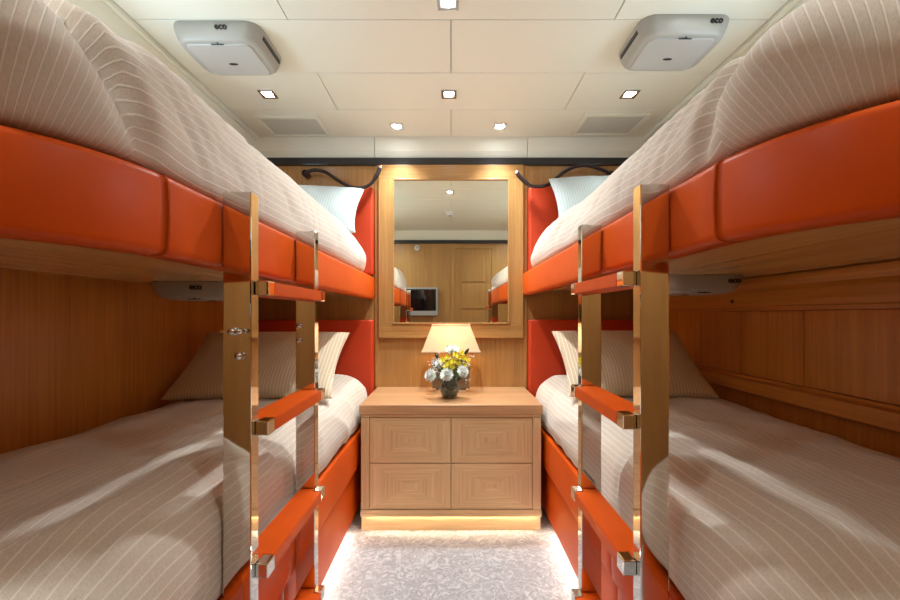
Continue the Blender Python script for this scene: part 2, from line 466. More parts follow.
side = {-1: 'left', 1: 'right'}
def upper_bunk(s):
    t = thing('upper_bunk', '%s upper bunk with orange leather side rail and oak underside' % side[s], 'bunk bed', (s * .82, 1.3, Z(.095)))
    path = bed_path(s, .452, YB - .004)
    for seg in split_path(path, (1.16, .80, .64)):
        obj('rail_panel', padded(seg, Z(.095), Z(.225), .045, .014, .002, .0022), M['leather'], t, True)
    prof = [(-.045, Z(.112)), (-.045, Z(.132)), (-.34, Z(.132))]
    lp = rrect(.455, XW - .004, .36, YB - .004, -.046, .30, (.0, .0, .0))
    bm = bmesh.new()
    a = [bm.verts.new((s * x, y, Z(.118))) for x, y, _, _ in lp]; b_ = [bm.verts.new((s * x, y, Z(.138))) for x, y, _, _ in lp]
    for i in range(len(a)): bm.faces.new([a[i], a[(i + 1) % len(a)], b_[(i + 1) % len(a)], b_[i]])
    bm.faces.new(a[::-1]); bm.faces.new(b_)
    bmesh.ops.remove_doubles(bm, verts=bm.verts[:], dist=1e-5)
    obj('base_board', fixn(bm), M['soffit'], t)
    lp = rrect(.455, XW - .004, .36, YB - .004, -.060, .30, (.0, .0, .0)); bm = bmesh.new()
    a = [bm.verts.new((s * x, y, Z(.139))) for x, y, _, _ in lp]; b_ = [bm.verts.new((s * x, y, Z(.229))) for x, y, _, _ in lp]
    for i in range(len(a)): bm.faces.new([a[i], a[(i + 1) % len(a)], b_[(i + 1) % len(a)], b_[i]])
    bm.faces.new(a[::-1]); bm.faces.new(b_)
    bmesh.ops.remove_doubles(bm, verts=bm.verts[:], dist=1e-5)
    obj('mattress_base', fixn(bm), M['sheet'], t)
    if s > 0: t.location += Vector((-.030, 0, .022))
def upper_duvet(s):
    hi = -.014 if s < 0 else -.058
    P = [(-.045, .230), (-.012, .236), (0, .262), (.004, .30), (.0, .345), (-.016, .395), (-.045, .437), (-.09, .478 + hi), (-.15, .512 + hi), (-.22, .535 + hi), (-.30, .545 + hi), (-.3635, .546 + hi)]
    if s > 0: P = [(a, .23 + (b - .23) * .80) for a, b in P]
    P = [(a, Z(b)) for a, b in P]
    cr = .58 if s < 0 else .66
    def disp(p, n, o, z):
        h = max(0, min(1, (z - Z(.235)) / .10)); q = p.copy(); q.x *= s
        up = Vector((0, 0, 1)); dirv = (n * (1 - min(1, max(0, -o / .2))) + up * min(1, max(0, -o / .12))).normalized()
        a = .016 * fb(q, (3, 2.2, 4), 3 + s) + .008 * fb(q, (9, 5, 9), 11 + s) + .004 * fb(q, (24, 9, 22), 5 + s) - .006 * (1 - abs(fb(q, (5, 9, 6), 61 + s)) * 2) ** 6
        yy = p.y + .12 * (p.x - .5) + .05 * math.sin((p.z - Z(.3)) * 9)
        a += -.034 * math.exp(-((yy - cr) / .016) ** 2)                # tuck
        a += .026 * math.exp(-((yy - cr + .085) / .06) ** 2) + .008 * math.exp(-((yy - cr - .04) / .025) ** 2)
        for k in range(5):
            a += -.006 * math.exp(-((yy - cr - .12 - k * .055 + .3 * (p.z - Z(.35))) / .012) ** 2) * (.6 ** k)
        a -= .045 * max(0, min(1, (.72 - p.y) / .25)) * min(1, max(0, -o / .1)) * (1.25 if s < 0 else .8)
        if p.y > 2.0: a -= .35 * (p.y - 2.0) ** 2 + .0
        p = p + dirv * a * h
        if p.z < Z(.2): p.z = Z(.2)
        # head end settles lower
        k = max(0, (p.y - 1.75) / .5); p.z -= .10 * k * k * max(0, (p.z - Z(.25)) / .3)
        if p.x > XW - .008: p.x = XW - .008
        return p
    lab = {-1: 'plump beige striped duvet on the left upper bunk', 1: 'plump beige striped duvet on the right upper bunk'}[s]
    bm = slab(s, .462, XW - .01, .37, 2.275, .29, (.13, .05, .05), fine_prof(P, 4), disp, n1=150, uvfn=lambda u, v: (u + .75 * max(0, cr + .03 - v) + .35 * max(0, v - cr - .03) * math.exp(-(v - cr) / .25), v))
    o = tag(obj('duvet', bm, M['duvet'], None, True, base=(s * .83, 1.3, Z(.235))), lab, 'duvet', None)
    if s > 0: o.location += Vector((-.030, 0, .022))
def lower_bed(s):
    t = thing('lower_bed', '%s lower bed base clad in orange leather panels beside the carpet' % side[s], 'bunk bed', (s * .82, 1.3, 0))
    path = bed_path(s, .452, YB - .004)
    for seg in split_path(path, (1.13, .70)):
        obj('rail_panel', padded(seg, Z(-.745), Z(-.575), .03, .010, .002), M['leather'], t, True)
    path = bed_path(s, .470, YB - .004, r=.29, yfoot=.38)
    for seg in split_path(path, (1.13, .70)):
        obj('base_panel', padded(seg, Z(-.985), Z(-.752), .03, .008, .002), M['leather'], t, True)
    def solid(off, z0, z1, name, mat):
        lp = rrect(.452, XW - .004, .36, YB - .004, off, .30, (0, 0, 0)); bm = bmesh.new()
        a = [bm.verts.new((s * x, y, z0)) for x, y, _, _ in lp]; b_ = [bm.verts.new((s * x, y, z1)) for x, y, _, _ in lp]
        for i in range(len(a)): bm.faces.new([a[i], a[(i + 1) % len(a)], b_[(i + 1) % len(a)], b_[i]])
        bm.faces.new(a[::-1]); bm.faces.new(b_)
        bmesh.ops.remove_doubles(bm, verts=bm.verts[:], dist=1e-5)
        obj(name, fixn(bm), mat, t)
    solid(-.050, .012, Z(-.596), 'platform', M['teak'])
    # lit toe kick
    path = bed_path(s, .49, YB - .1, r=.28, yfoot=.40); bm = bmesh.new(); x = s * .492
    x0, x1 = sorted((s * .486, s * .498))
    box(bm, x0, x1, .72, 1.88, .030, .042)
    obj('floor_light_strip', bm, M['led'], t)
def lower_duvet(s):
    P = [(-.030, -.572), (-.008, -.570), (.0, -.55), (.004, -.51), (.002, -.46), (-.010, -.415), (-.035, -.378), (-.075, -.354), (-.13, -.342), (-.22, -.338), (-.30, -.342), (-.3645, -.343)]
    P = [(a, Z(b)) for a, b in P]
    def disp(p, n, o, z):
        q = p.copy(); q.x *= s
        h = max(.0, min(1, (z - Z(-.565)) / .08)); top = min(1, max(0, -o / .12))
        dirv = (n * (1 - top) + Vector((0, 0, 1)) * top).normalized()
        w2 = Vector((q.x * s * .75 + q.y * .35, q.y * .9 - q.x * s * .3, q.z))
        a = .010 * fb(q, (3, 2, 3), 21 + s) + .006 * fb(q, (8, 3.5, 8), 31 + s) + .003 * fb(q, (22, 7, 18), 9 + s)
        a += .010 * max(0, 1 - abs(fb(w2, (7, 1.6, 3), 51 + s)) * 3.2) ** 2 - .003
        e = math.exp(-max(0, p.x - .46) / .22)
        yy = p.y - .5 * max(0, p.x - .5)
        st = 1 / (1 + math.exp((yy - 1.09) / .012))
        a += .020 * st * e - .012 * math.exp(-((yy - 1.11) / .02) ** 2) * e
        if .75 < yy < 1.09: a += .006 * math.sin((yy - .75) / .34 * PI) * e
        # diagonal drag folds running in from the foot corner
        for c, w, m_ in ((.28, .022, .010), (.44, .03, .008), (.62, .03, .007)):
            dd = (p.x - .46) - c * (1.15 - p.y) * .9
            if p.y < 1.1: a += m_ * math.exp(-(dd / w) ** 2) * min(1, (1.1 - p.y) / .25) * top
        if 1.25 < p.y < 1.9 and p.z < Z(-.36): a += .016 * math.sin((p.y - 1.25) / .65 * PI) * (1 - top)
        p = p + dirv * a * h
        w = .030 * abs(fb(q, (1, 6, 0), 40 + s)) if z < Z(-.54) else 0
        p.z += w * (1 if o > -.02 else 0)
        # towards the wall the cover sags
        k = max(0, (p.x - .95) / .25); p.z -= .02 * k * k * top
        if p.y > 1.9: 
            kk = min(1, (p.y - 1.9) / .2); p.z += .030 * kk * top * (1 - kk * .2)
        if p.x > XW - .008: p.x = XW - .008
        # keep clear of the ladder posts and the bedside cabinet
        if .74 < p.y < 1.24 or p.y > 1.86: p.x = max(p.x, .4535)
        return p
    lab = {-1: 'rumpled beige striped duvet on the left lower bed', 1: 'rumpled beige striped duvet on the right lower bed'}[s]
    bm = slab(s, .460, XW - .01, .37, 2.275, .29, (.10, .05, .05), fine_prof(P, 4), disp, n1=120)
    tag(obj('duvet', bm, M['duvet'], None, True, base=(s * .83, 1.3, Z(-.572))), lab, 'duvet')

def headboard(s, z0, z1, lab):
    x0, x1 = sorted((s * .452, s * (XW - .004)))
    bm = B(x0, x1, 2.305, YB - .002, z0, z1, .014, 4)
    o = obj('headboard', bm, M['head'], None, True); tag(o, lab, 'headboard')
    return o

# ------------------------------------------------------------------ ladders
def ladder(s):
    hz = .018 if s > 0 else 0.; dy = -.022 if s > 0 else 0.
    lab = 'polished steel ladder with orange leather treads leaning flat on the %s bunks' % side[s]
    t = thing('bunk_ladder', lab, 'ladder', (s * .42, .97, 0))
    xa, xb = sorted((s * .393, s * .4485))
    for y in (.786, 1.154 + dy):
        p = obj('post', B(xa, xb, y, y + .032, 0.001, Z(.243 + hz * .5), .0022, 2), M['steel'], t)
        if s < 0:
            xc = s * .424
            if y < 1:
                bm = bmesh.new()
                cyl(bm, (xc, y - .004, Z(-.032)), .008, .010, 'y', bev=.002); cyl(bm, (xc, y - .012, Z(-.032)), .006, .012, 'y')
                xx = sorted((xc, s * .447)); box(bm, xx[0], xx[1], y - .012, y - .006, Z(-.035), Z(-.029), .001)
                cyl(bm, (s * .409, y - .010, Z(-.032)), .0045, .022, 'y')
                obj('latch_pin', bm, M['chrome'], p, True)
                bm = bmesh.new(); cyl(bm, (s * .414, y - .006, Z(-.080)), .0072, .010, 'y', bev=.002)
                obj('knob', bm, M['chrome'], p, True)
            else:
                for zz in (-.030, -.072):
                    bm = bmesh.new(); cyl(bm, (s * .437, y - .004, Z(zz)), .0075, .008, 'y', bev=.002)
                    obj('knob', bm, M['chrome'], p, True)
    for zt in (.068 + hz, -.214 + hz, -.500 + hz, -.788 + hz):
        # tread: leather covered bar with steel end caps hooked on the posts
        PL = [(.368, .8355), (.368, 1.1345 + dy), (.3922, 1.1345 + dy), (.3922, 1.1525 + dy), (.436, 1.1525 + dy), (.436, .8195), (.3922, .8195), (.3922, .8355)]
        bm = bmesh.new(); z0, z1 = Z(zt) - .028, Z(zt)
        a = [bm.verts.new((s * x, y, z0)) for x, y in PL]; b_ = [bm.verts.new((s * x, y, z1)) for x, y in PL]
        for i in range(8): bm.faces.new([a[i], a[(i + 1) % 8], b_[(i + 1) % 8], b_[i]])
        bm.faces.new(a[::-1]); bm.faces.new(b_); fixn(bm)
        bmesh.ops.bevel(bm, geom=bm.edges[:], offset=.0018, segments=2, affect='EDGES')
        tr = obj('tread', bm, M['leather'], t)
        x0, x1 = sorted((s * .3672, s * .3925))
        for ya, yb in ((.802, .8350), (1.1350 + dy, 1.168 + dy)):
            obj('end_cap', B(x0, x1, ya, yb, Z(zt) - .029, Z(zt) + .001, .0025), M['steel'], tr)
    if s > 0: t.location += Vector((-.030, -.020, 0))

# ------------------------------------------------------------------ pillows
def pillow_bm(w, h, t, seed, n=36, pinch=.07):
    bm = bmesh.new(); uvl = bm.loops.layers.uv.new('UVMap'); G = {}
    for sd in (1, -1):
        for i in range(n + 1):
            for j in range(n + 1):
                u = math.sin((i / n - .5) * PI); v = math.sin((j / n - .5) * PI)
                x = w / 2 * u * (1 - pinch * (1 - v * v)); y = h / 2 * v * (1 - pinch * (1 - u * u))
                e = max(0, (1 - u * u) * (1 - v * v)); z = t / 2 * e ** .42
                z *= 1 + .12 * noise.noise(Vector((x * 5 + seed, y * 5, sd)))
                z += .004 * noise.noise(Vector((x * 18 + seed, y * 14, 3 * sd))) * min(1, e * 4)
                key = (i, j, sd if 0 < i < n and 0 < j < n else 0)
                if key not in G: G[key] = (bm.verts.new((x, y, sd * z)), (x, y))
    def g(i, j, sd): return G[(i, j, sd if 0 < i < n and 0 < j < n else 0)]
    for sd in (1, -1):
        for i in range(n):
            for j in range(n):
                q = [g(i, j, sd), g(i + 1, j, sd), g(i + 1, j + 1, sd), g(i, j + 1, sd)]
                if sd < 0: q = q[::-1]
                try: f = bm.faces.new([a[0] for a in q])
                except ValueError: continue
                f.smooth = True
                for l, a in zip(f.loops, q): l[uvl].uv = a[1]
    return bm
def pillow(w, h, t, loc, lean, yaw, roll, mat, lab, seed):
    bm = pillow_bm(w, h, t, seed)
    mt = Matrix.Translation(loc) @ Matrix.Rotation(yaw, 4, 'Z') @ Matrix.Rotation(lean, 4, 'X') @ Matrix.Rotation(roll, 4, 'Z')
    bmesh.ops.transform(bm, matrix=mt, verts=bm.verts[:])
    o = obj('pillow', bm, mat, None, True); tag(o, lab, 'pillow'); return o

# ------------------------------------------------------------------ ceiling boxes
def text_bm(body, size, depth, mt):
    cu = bpy.data.curves.new('t', 'FONT'); cu.body = body; cu.size = size; cu.extrude = depth; cu.align_x = 'CENTER'; cu.align_y = 'CENTER'
    cu.offset = size * .02
    o = bpy.data.objects.new('t', cu); C.objects.link(o)
    dg = bpy.context.evaluated_depsgraph_get(); dg.update()
    me = bpy.data.meshes.new_from_object(o.evaluated_get(dg))
    bm = bmesh.new(); bm.from_mesh(me); bm.transform(mt)
    bpy.data.objects.remove(o); bpy.data.meshes.remove(me); bpy.data.curves.remove(cu)
    return bm
def eco_box(loc, w, dpt, h, lab, textx):
    """unit hanging from z=loc.z, front face towards the camera"""
    x, y, z = loc
    t = thing('air_purifier', lab, 'air purifier', (x, y, z))
    def loop(hw, hd, r, zz, n=7):
        L = []
        for cx, cy, a0 in ((hw - r, -hd + r, -PI / 2), (hw - r, hd - r, 0), (-hw + r, hd - r, PI / 2), (-hw + r, -hd + r, PI)):
            for i in range(n + 1):
                a = a0 + PI / 2 * i / n; L.append((x + cx + r * math.cos(a), y + cy + r * math.sin(a), zz))
        return L
    bm = bmesh.new(); S = []
    for tt, ins in ((0, 0), (.05, .0), (.3, .003), (.6, .008), (.85, .014), (.95, .019), (1, .026), (1, .036)):
        S.append([bm.verts.new(p) for p in loop(w / 2 - ins, dpt / 2 - ins * .9, .05, z - h * tt)])
    n = len(S[0])
    for i in range(len(S) - 1):
        for k in range(n): bm.faces.new([S[i][k], S[i][(k + 1) % n], S[i + 1][(k + 1) % n], S[i + 1][k]])
    bm.faces.new(S[0]); bm.faces.new(S[-1][::-1])
    obj('housing', fixn(bm), M['box'], t, True)
    bm = bmesh.new(); hw, hd = w / 2 - .042, dpt / 2 - .032
    a = [bm.verts.new(p) for p in loop(hw, hd, .02, z - h - .0002)]; b_ = [bm.verts.new(p) for p in loop(hw - .003, hd - .003, .02, z - h - .005)]
    for k in range(n): bm.faces.new([a[k], a[(k + 1) % n], b_[(k + 1) % n], b_[k]])
    bm.faces.new(a); bm.faces.new(b_[::-1])
    lid = obj('lid', fixn(bm), M['boxlid'], t)
    bm = bmesh.new(); t2 = bmesh.new(); bmesh.ops.create_uvsphere(t2, u_segments=16, v_segments=8, radius=1)
    merge(bm, t2, 0, Matrix.Translation((x, y + .02, z - h - .005)) @ Matrix.Diagonal((.018, .007, .003, 1)))
    obj('oval_sensor', bm, M['black'], lid)
    bm = bmesh.new(); tube(bm, [(x + .005, y - dpt / 2 + .030, z - h - .004), (x, y - dpt / 2 + .012, z - h * .72), (x - .008, y - dpt / 2 + .010, z - h * .55)], .0022, 6)
    tube(bm, [(x - .02, y - dpt / 2 + .031, z - h - .004), (x + .025, y - dpt / 2 + .031, z - h - .004)], .0018, 6)
    obj('catch', bm, M['black'], t)
    # dark outlet slot on the aisle end
    sx = -1 if x > 0 else 1
    bm = bmesh.new(); xx = sorted((x + sx * (w / 2 - .010), x + sx * (w / 2 - .0025))); box(bm, xx[0], xx[1], y - dpt * .28, y + dpt * .30, z - h * .52, z - h * .12, .002)
    obj('outlet_slot', bm, M['black'], t)
    # lettering on the near face
    mt = Matrix.Translation((x + textx, y - dpt / 2 + .0012, z - h * .32)) @ Matrix.Rotation(PI / 2 + .12, 4, 'X')
    obj('lettering', text_bm('eco', .030, .0016, mt), M['black'], t)
    return t

# ------------------------------------------------------------------ build the bunks
for s in (-1, 1):
    upper_bunk(s); upper_duvet(s); lower_bed(s); lower_duvet(s); ladder(s)
headboard(-1, Z(.235), Z(.74), 'orange leather headboard of the left upper bunk, behind the white pillow')
headboard(1, Z(.235), Z(.74), 'orange leather headboard of the right upper bunk, behind the white pillow')
headboard(-1, Z(-.57), Z(-.028), 'red orange leather headboard of the left lower bed, beside the cabinet')
headboard(1, Z(-.57), Z(-.028), 'red orange leather headboard of the right lower bed, beside the cabinet')
R = math.radians
pillow(.68, .41, .14, (-.825, 1.77, Z(-.212)), R(38), R(2), 0, M['pillow'], 'beige pinstriped pillow leaning back on the left lower bed', 1)
pillow(.60, .41, .14, (.785, 1.78, Z(-.207)), R(38), R(-2), 0, M['pillow'], 'beige pinstriped pillow leaning back on the right lower bed', 5)
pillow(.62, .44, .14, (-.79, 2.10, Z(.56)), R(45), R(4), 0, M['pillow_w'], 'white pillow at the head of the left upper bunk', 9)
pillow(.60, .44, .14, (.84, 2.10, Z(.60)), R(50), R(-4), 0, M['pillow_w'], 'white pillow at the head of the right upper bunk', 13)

eco_box((-.845, 1.535, Z(HC)), .32, .245, .060, 'grey air purifier unit on the ceiling above the left upper bunk', .03)
eco_box((.825, 1.505, Z(HC)), .32, .245, .060, 'grey air purifier unit on the ceiling above the right upper bunk', .095)
eco_box((-.925, 1.53, Z(.117)), .31, .245, .056, 'grey air purifier unit hanging under the left upper bunk', .075 - .05)
eco_box((.895, 1.51, Z(.139)), .29, .245, .056, 'grey air purifier unit hanging under the right upper bunk', .09)

# ------------------------------------------------------------------ mirror
t = thing('wall_mirror', 'large square mirror in a wide oak frame above the bedside cabinet', 'mirror', (0, YB, Z(-.13)))
fx, fz0, fz1, w = .425, Z(-.135), Z(.882), .082
for z0_, z1_ in ((fz1 - w, fz1), (fz0, fz0 + w)): obj('frame_rail', B(-fx, fx, YB - .030, YB - .001, z0_, z1_, .003), M['oak_h'], t)
for x0_, x1_ in ((-fx, -fx + w), (fx - w, fx)): obj('frame_stile', B(x0_, x1_, YB - .030, YB - .001, fz0 + w, fz1 - w, .003), M['oak_v'], t)
bm = bmesh.new(); q = fx - w
for a in ((-q, -q + .008, fz0 + w, fz1 - w), (q - .008, q, fz0 + w, fz1 - w), (-q, q, fz0 + w, fz0 + w + .008), (-q, q, fz1 - w - .008, fz1 - w)):
    box(bm, a[0], a[1], YB - .036, YB - .02, a[2], a[3], .002)
obj('bead', bm, M['oak_h'], t)
obj('glass', B(-q, q, YB - .024, YB - .018, fz0 + w, fz1 - w), M['mirror'], t)

# ------------------------------------------------------------------ bedside cabinet
t = thing('bedside_cabinet', 'limed oak bedside cabinet with four drawers between the beds', 'cabinet', (0, 2.13, 0))
Y0 = 1.90
obj('top', B(-.435, .435, Y0 - .008, YB - .004, Z(-.472), Z(-.425), .005, 3), M['stand_top'], t)
bm = bmesh.new(); box(bm, -.428, .428, Y0, Y0 + .02, Z(-.486), Z(-.4735), .002)
obj('top_moulding', bm, M['stand_h'], t)
bm = bmesh.new()
box(bm, -.428, -.388, Y0, YB - .004, Z(-.925), Z(-.487), .002); box(bm, .388, .428, Y0, YB - .004, Z(-.925), Z(-.487), .002)
box(bm, -.388, .388, Y0 + .022, YB - .004, Z(-.925), Z(-.487))
obj('carcass', bm, M['stand_v'], t)
bm = bmesh.new(); box(bm, -.430, .430, Y0 - .003, Y0 + .05, Z(-.945), Z(-.926), .003); box(bm, -.430, .430, Y0 - .003, Y0 + .001, Z(-.957), Z(-.943))
obj('base_moulding', bm, M['stand_h'], t)
bm = bmesh.new(); box(bm, -.428, .428, Y0 + .012, YB - .004, 0.001, Z(-.9455), .002)
obj('plinth', bm, M['stand_lt'], t)
bm = bmesh.new(); box(bm, -.40, .40, Y0 + .003, Y0 + .008, Z(-.9505), Z(-.9458))
obj('plinth_light_strip', bm, emit('plinth_led', (1., .88, .62), 26), t)
zc = -.7055
for iz in (0, 1):
    for ix in (0, 1):
        x0, x1 = (-.3865, -.0015) if ix == 0 else (.0015, .3865)
        z0, z1 = ((Z(zc) + .0015, Z(-.4885)) if iz == 0 else (Z(-.9235), Z(zc) - .0015))
        dr = obj('drawer', B(x0, x1, Y0 + .004, Y0 + .021, z0, z1, .0015, 1), M['stand_h'], t)
        bm = bmesh.new(); e = .002; y = Y0 + .0025
        cx, cz = (x0 + x1) / 2, (z0 + z1) / 2
        P = [(x0 + e, z0 + e), (x1 - e, z0 + e), (x1 - e, z1 - e), (x0 + e, z1 - e)]
        for k in range(4):
            a, b_ = P[k], P[(k + 1) % 4]
            fr = [bm.verts.new((p[0], y, p[1])) for p in (a, b_, (cx, cz))]; bk = [bm.verts.new((p[0], Y0 + .0045, p[1])) for p in (a, b_, (cx, cz))]
            f = bm.faces.new(fr); f.material_index = k % 2
            for q_ in range(3):
                f = bm.faces.new([fr[q_], bk[q_], bk[(q_ + 1) % 3], fr[(q_ + 1) % 3]]); f.material_index = k % 2
        obj('veneer', fixn(bm), [M['stand_h'], M['stand_v']], dr)

# ------------------------------------------------------------------ lamp
lx, ly = 0.0, 2.235
t = thing('table_lamp', 'table lamp with a cream tapered shade lit behind the flowers', 'lamp', (lx, ly, Z(-.425)))
bm = bmesh.new(); box(bm, -.085, .085, ly - .045, ly + .045, Z(-.4245), Z(-.410), .003)
obj('base', bm, M['steel'], t)
bm = bmesh.new(); box(bm, -.105, .105, ly - .010, ly + .010, Z(-.4095), Z(-.245), .004)
obj('body', bm, simple('brushed_nickel_plate', (.30, .27, .24), .3, 1.), t)
bm = bmesh.new(); cyl(bm, (lx, ly, Z(-.210)), .008, .07)
obj('lamp_holder', bm, M['chrome'], t)
bm = bmesh.new(); r0, r1 = [], []
zb, zt = Z(-.198), Z(-.055)
th = .0015
def rect(hx, hy, z): return [(lx + a * hx, ly + b_ * hy, z) for a, b_ in ((-1, -1), (1, -1), (1, 1), (-1, 1))]
A_ = [bm.verts.new(p) for p in rect(.157, .095, zb)]; B_ = [bm.verts.new(p) for p in rect(.103, .058, zt)]
A2 = [bm.verts.new(p) for p in rect(.157 - th, .095 - th, zb)]; B2 = [bm.verts.new(p) for p in rect(.103 - th, .058 - th, zt)]
for k in range(4):
    j = (k + 1) % 4
    bm.faces.new([A_[k], A_[j], B_[j], B_[k]]); bm.faces.new([A2[j], A2[k], B2[k], B2[j]])
    bm.faces.new([A_[j], A_[k], A2[k], A2[j]]); bm.faces.new([B_[k], B_[j], B2[j], B2[k]])
sh = obj('lamp_shade', bm, M['shade'], t)
bm = bmesh.new(); 
for z, hx, hy in ((zt, .104, .059), (zb, .158, .096)):
    for a in ((-hx, hx, -hy - .001, -hy + .001), (-hx, hx, hy - .001, hy + .001), (-hx - .001, -hx + .001, -hy, hy), (hx - .001, hx + .001, -hy, hy)):
        box(bm, lx + a[0], lx + a[1], ly + a[2], ly + a[3], z - .003, z + .003)
obj('shade_trim', bm, simple('cream_braid', (.75, .60, .42), .7), sh)
bm = bmesh.new(); t2 = bmesh.new(); bmesh.ops.create_uvsphere(t2, u_segments=16, v_segments=10, radius=.02); merge(bm, t2, 0, Matrix.Translation((lx, ly, Z(-.150))))
obj('bulb', bm, emit('warm_bulb', (1., .72, .42), 12), t)

# ------------------------------------------------------------------ vase and flowers
vx, vy, vz = -.008, 2.06, Z(-.4245)
v = thing('glass_vase', 'small round dark glass vase of pebbles holding the flowers', 'vase', (vx, vy, vz))
bm = bmesh.new()
lathe(bm, [(0, 0.001), (.026, .001), (.040, .012), (.050, .035), (.050, .052), (.043, .074), (.036, .088), (.038, .098), (.035, .098), (.033, .088), (.040, .073), (.046, .052), (.046, .036), (.037, .015), (.024, .006), (0, .006)], (vx, vy, vz))
obj('vessel', fixn(bm), M['glass'], v, True)
bm = bmesh.new()
for k in range(46):
    a = random.uniform(0, 2 * PI); z = random.uniform(.014, .060); rm = .034 if z < .03 else .038; r = random.uniform(0, rm - .006)
    t2 = bmesh.new(); bmesh.ops.create_icosphere(t2, subdivisions=1, radius=random.uniform(.006, .009))
    merge(bm, t2, 0, Matrix.Translation((vx + r * math.cos(a), vy + r * math.sin(a), vz + z)) @ Matrix.Diagonal((1, 1, .7, 1)))
pb = obj('pebbles', bm, M['pebble'], v); pb['kind'] = 'stuff'
def petal(bm, mt, L, w, mi, curl=.3):
    rows_ = []
    for i in range(4):
        t_ = i / 3; ww = w * math.sin(PI * (.15 + .75 * t_)) ; z = curl * L * t_ * t_
        rows_.append([bm.verts.new(mt @ Vector((a * ww / 2, L * t_, z + abs(a) * ww * .15))) for a in (-1, 0, 1)])
    for i in range(3):
        for k in range(2):
            f = bm.faces.new([rows_[i][k], rows_[i][k + 1], rows_[i + 1][k + 1], rows_[i + 1][k]]); f.smooth = True
def bloom(bm, c, d, r, layers, mi=0, per=13):
    q = Vector((0, 0, 1)).rotation_difference(Vector(d).normalized()).to_matrix().to_4x4()
    for l in range(layers):
        k = l / max(1, layers - 1); el = R(5 + 75 * k); n = per - int(k * per * .45)
        for i in range(n):
            a = 2 * PI * (i + .5 * (l % 2)) / n + random.uniform(-.1, .1)
            m_ = Matrix.Translation(c) @ q @ Matrix.Rotation(a, 4, 'Z') @ Matrix.Translation((0, .002, .004 * l)) @ Matrix.Rotation(el, 4, 'X')
            petal(bm, m_, r * (1 - .42 * k), r * .34, mi, .35)
def stem_to(c, lx_=0):
    return catmull([(vx + lx_, vy, vz + .03), (vx + lx_ * 1.4 + (c[0] - vx) * .12, vy + (c[1] - vy) * .15, vz + .095), (c[0] * .6 + vx * .4, c[1] * .6 + vy * .4, (vz + .095) * .45 + c[2] * .55), c], 5)
def flower(name, c, d, r, layers, mat, lab, cat, group, core=None, per=13):
    base = (vx, vy, vz + .03); t_ = thing(name, lab, cat, base, group)
    bm = bmesh.new(); tube(bm, stem_to(Vector(c), random.uniform(-.015, .015)), .0016, 5); obj('stem', bm, M['stem'], t_, True)
    bm = bmesh.new(); bloom(bm, Vector(c), d, r, layers, 0, per); obj('petals', bm, mat, t_, True)
    bm = bmesh.new(); t2 = bmesh.new(); bmesh.ops.create_icosphere(t2, subdivisions=2, radius=r * .22); merge(bm, t2, 0, Matrix.Translation(Vector(c) + Vector(d).normalized() * r * .2)); obj('flower_core', bm, core or M['core_g'], t_, True)
    return t_
def pix(px, py, y): return ((px - 451) * y / 400, y, Z((315 - py) * y / 400))
WG = [(432.5, 376, 2.04, .037, 'white chrysanthemum drooping at the left of the bouquet'),
      (447, 375.5, 1.99, .035, 'white chrysanthemum low in the middle of the bouquet just above the vase'),
      (461.5, 372.5, 2.00, .033, 'white chrysanthemum at the right of the bouquet'),
      (452, 352, 2.06, .034, 'white chrysanthemum at the top of the bouquet under the lampshade'),
      (439.5, 364.5, 2.04, .022, 'smaller white chrysanthemum between the left bloom and the yellow blossoms')]
for px, py, y, r, lab in WG:
    c = pix(px, py, y); d = Vector((c[0] - vx, -.10, c[2] - vz - .13)); flower('white_chrysanthemum', c, d + Vector((0, 0, .06)), r, 7, M['petal_w'], lab, 'flower', None, M['core_g'], per=17)
YG = [(443, 361), (448, 358), (453, 361), (458, 357), (463, 359), (446, 366), (452, 367), (458, 364), (464, 364.5), (455, 354.5), (461, 353.5), (467, 361), (449, 363.5)]
for px, py in YG:
    c = pix(px, py + random.uniform(-.6, .6), 2.01 + random.uniform(-.015, .02)); d = Vector(((c[0] - vx) * 2, -.14, .10))
    flower('yellow_blossom', c, d, .0175, 3, M['petal_y'], 'small yellow blossom in the cluster at the middle of the bouquet', 'flower', 'yellow blossoms of the bouquet', M['petal_y'], per=8)
bm = bmesh.new(); bs = bmesh.new()
for k in range(30):
    a = random.uniform(-1, 1); px = 451 + a * 20 + random.uniform(-2, 2); py = 364 - 12 * math.sqrt(max(0, 1 - a * a)) + random.uniform(-4, 22)
    c = Vector(pix(px, py, 2.03 + random.uniform(-.06, .05)))
    tube(bs, stem_to(c, random.uniform(-.01, .01)), .0006, 3)
    for q in range(7):
        o_ = Vector([random.gauss(0, .009) for _ in range(3)]); t2 = bmesh.new(); bmesh.ops.create_icosphere(t2, subdivisions=1, radius=random.uniform(.0018, .0032)); merge(bm, t2, 0, Matrix.Translation(c + o_))
t = thing('gypsophila_spray', 'spray of tiny white baby breath flowers around the yellow blossoms', 'flower', (vx, vy, vz + .03))
o = obj('florets', bm, M['petal_w'], t); o['kind'] = 'stuff'; obj('stem', bs, M['stem'], t)
t = thing('foliage_sprig', 'green leaves tucked among the blooms above the vase', 'foliage', (vx, vy, vz + .03))
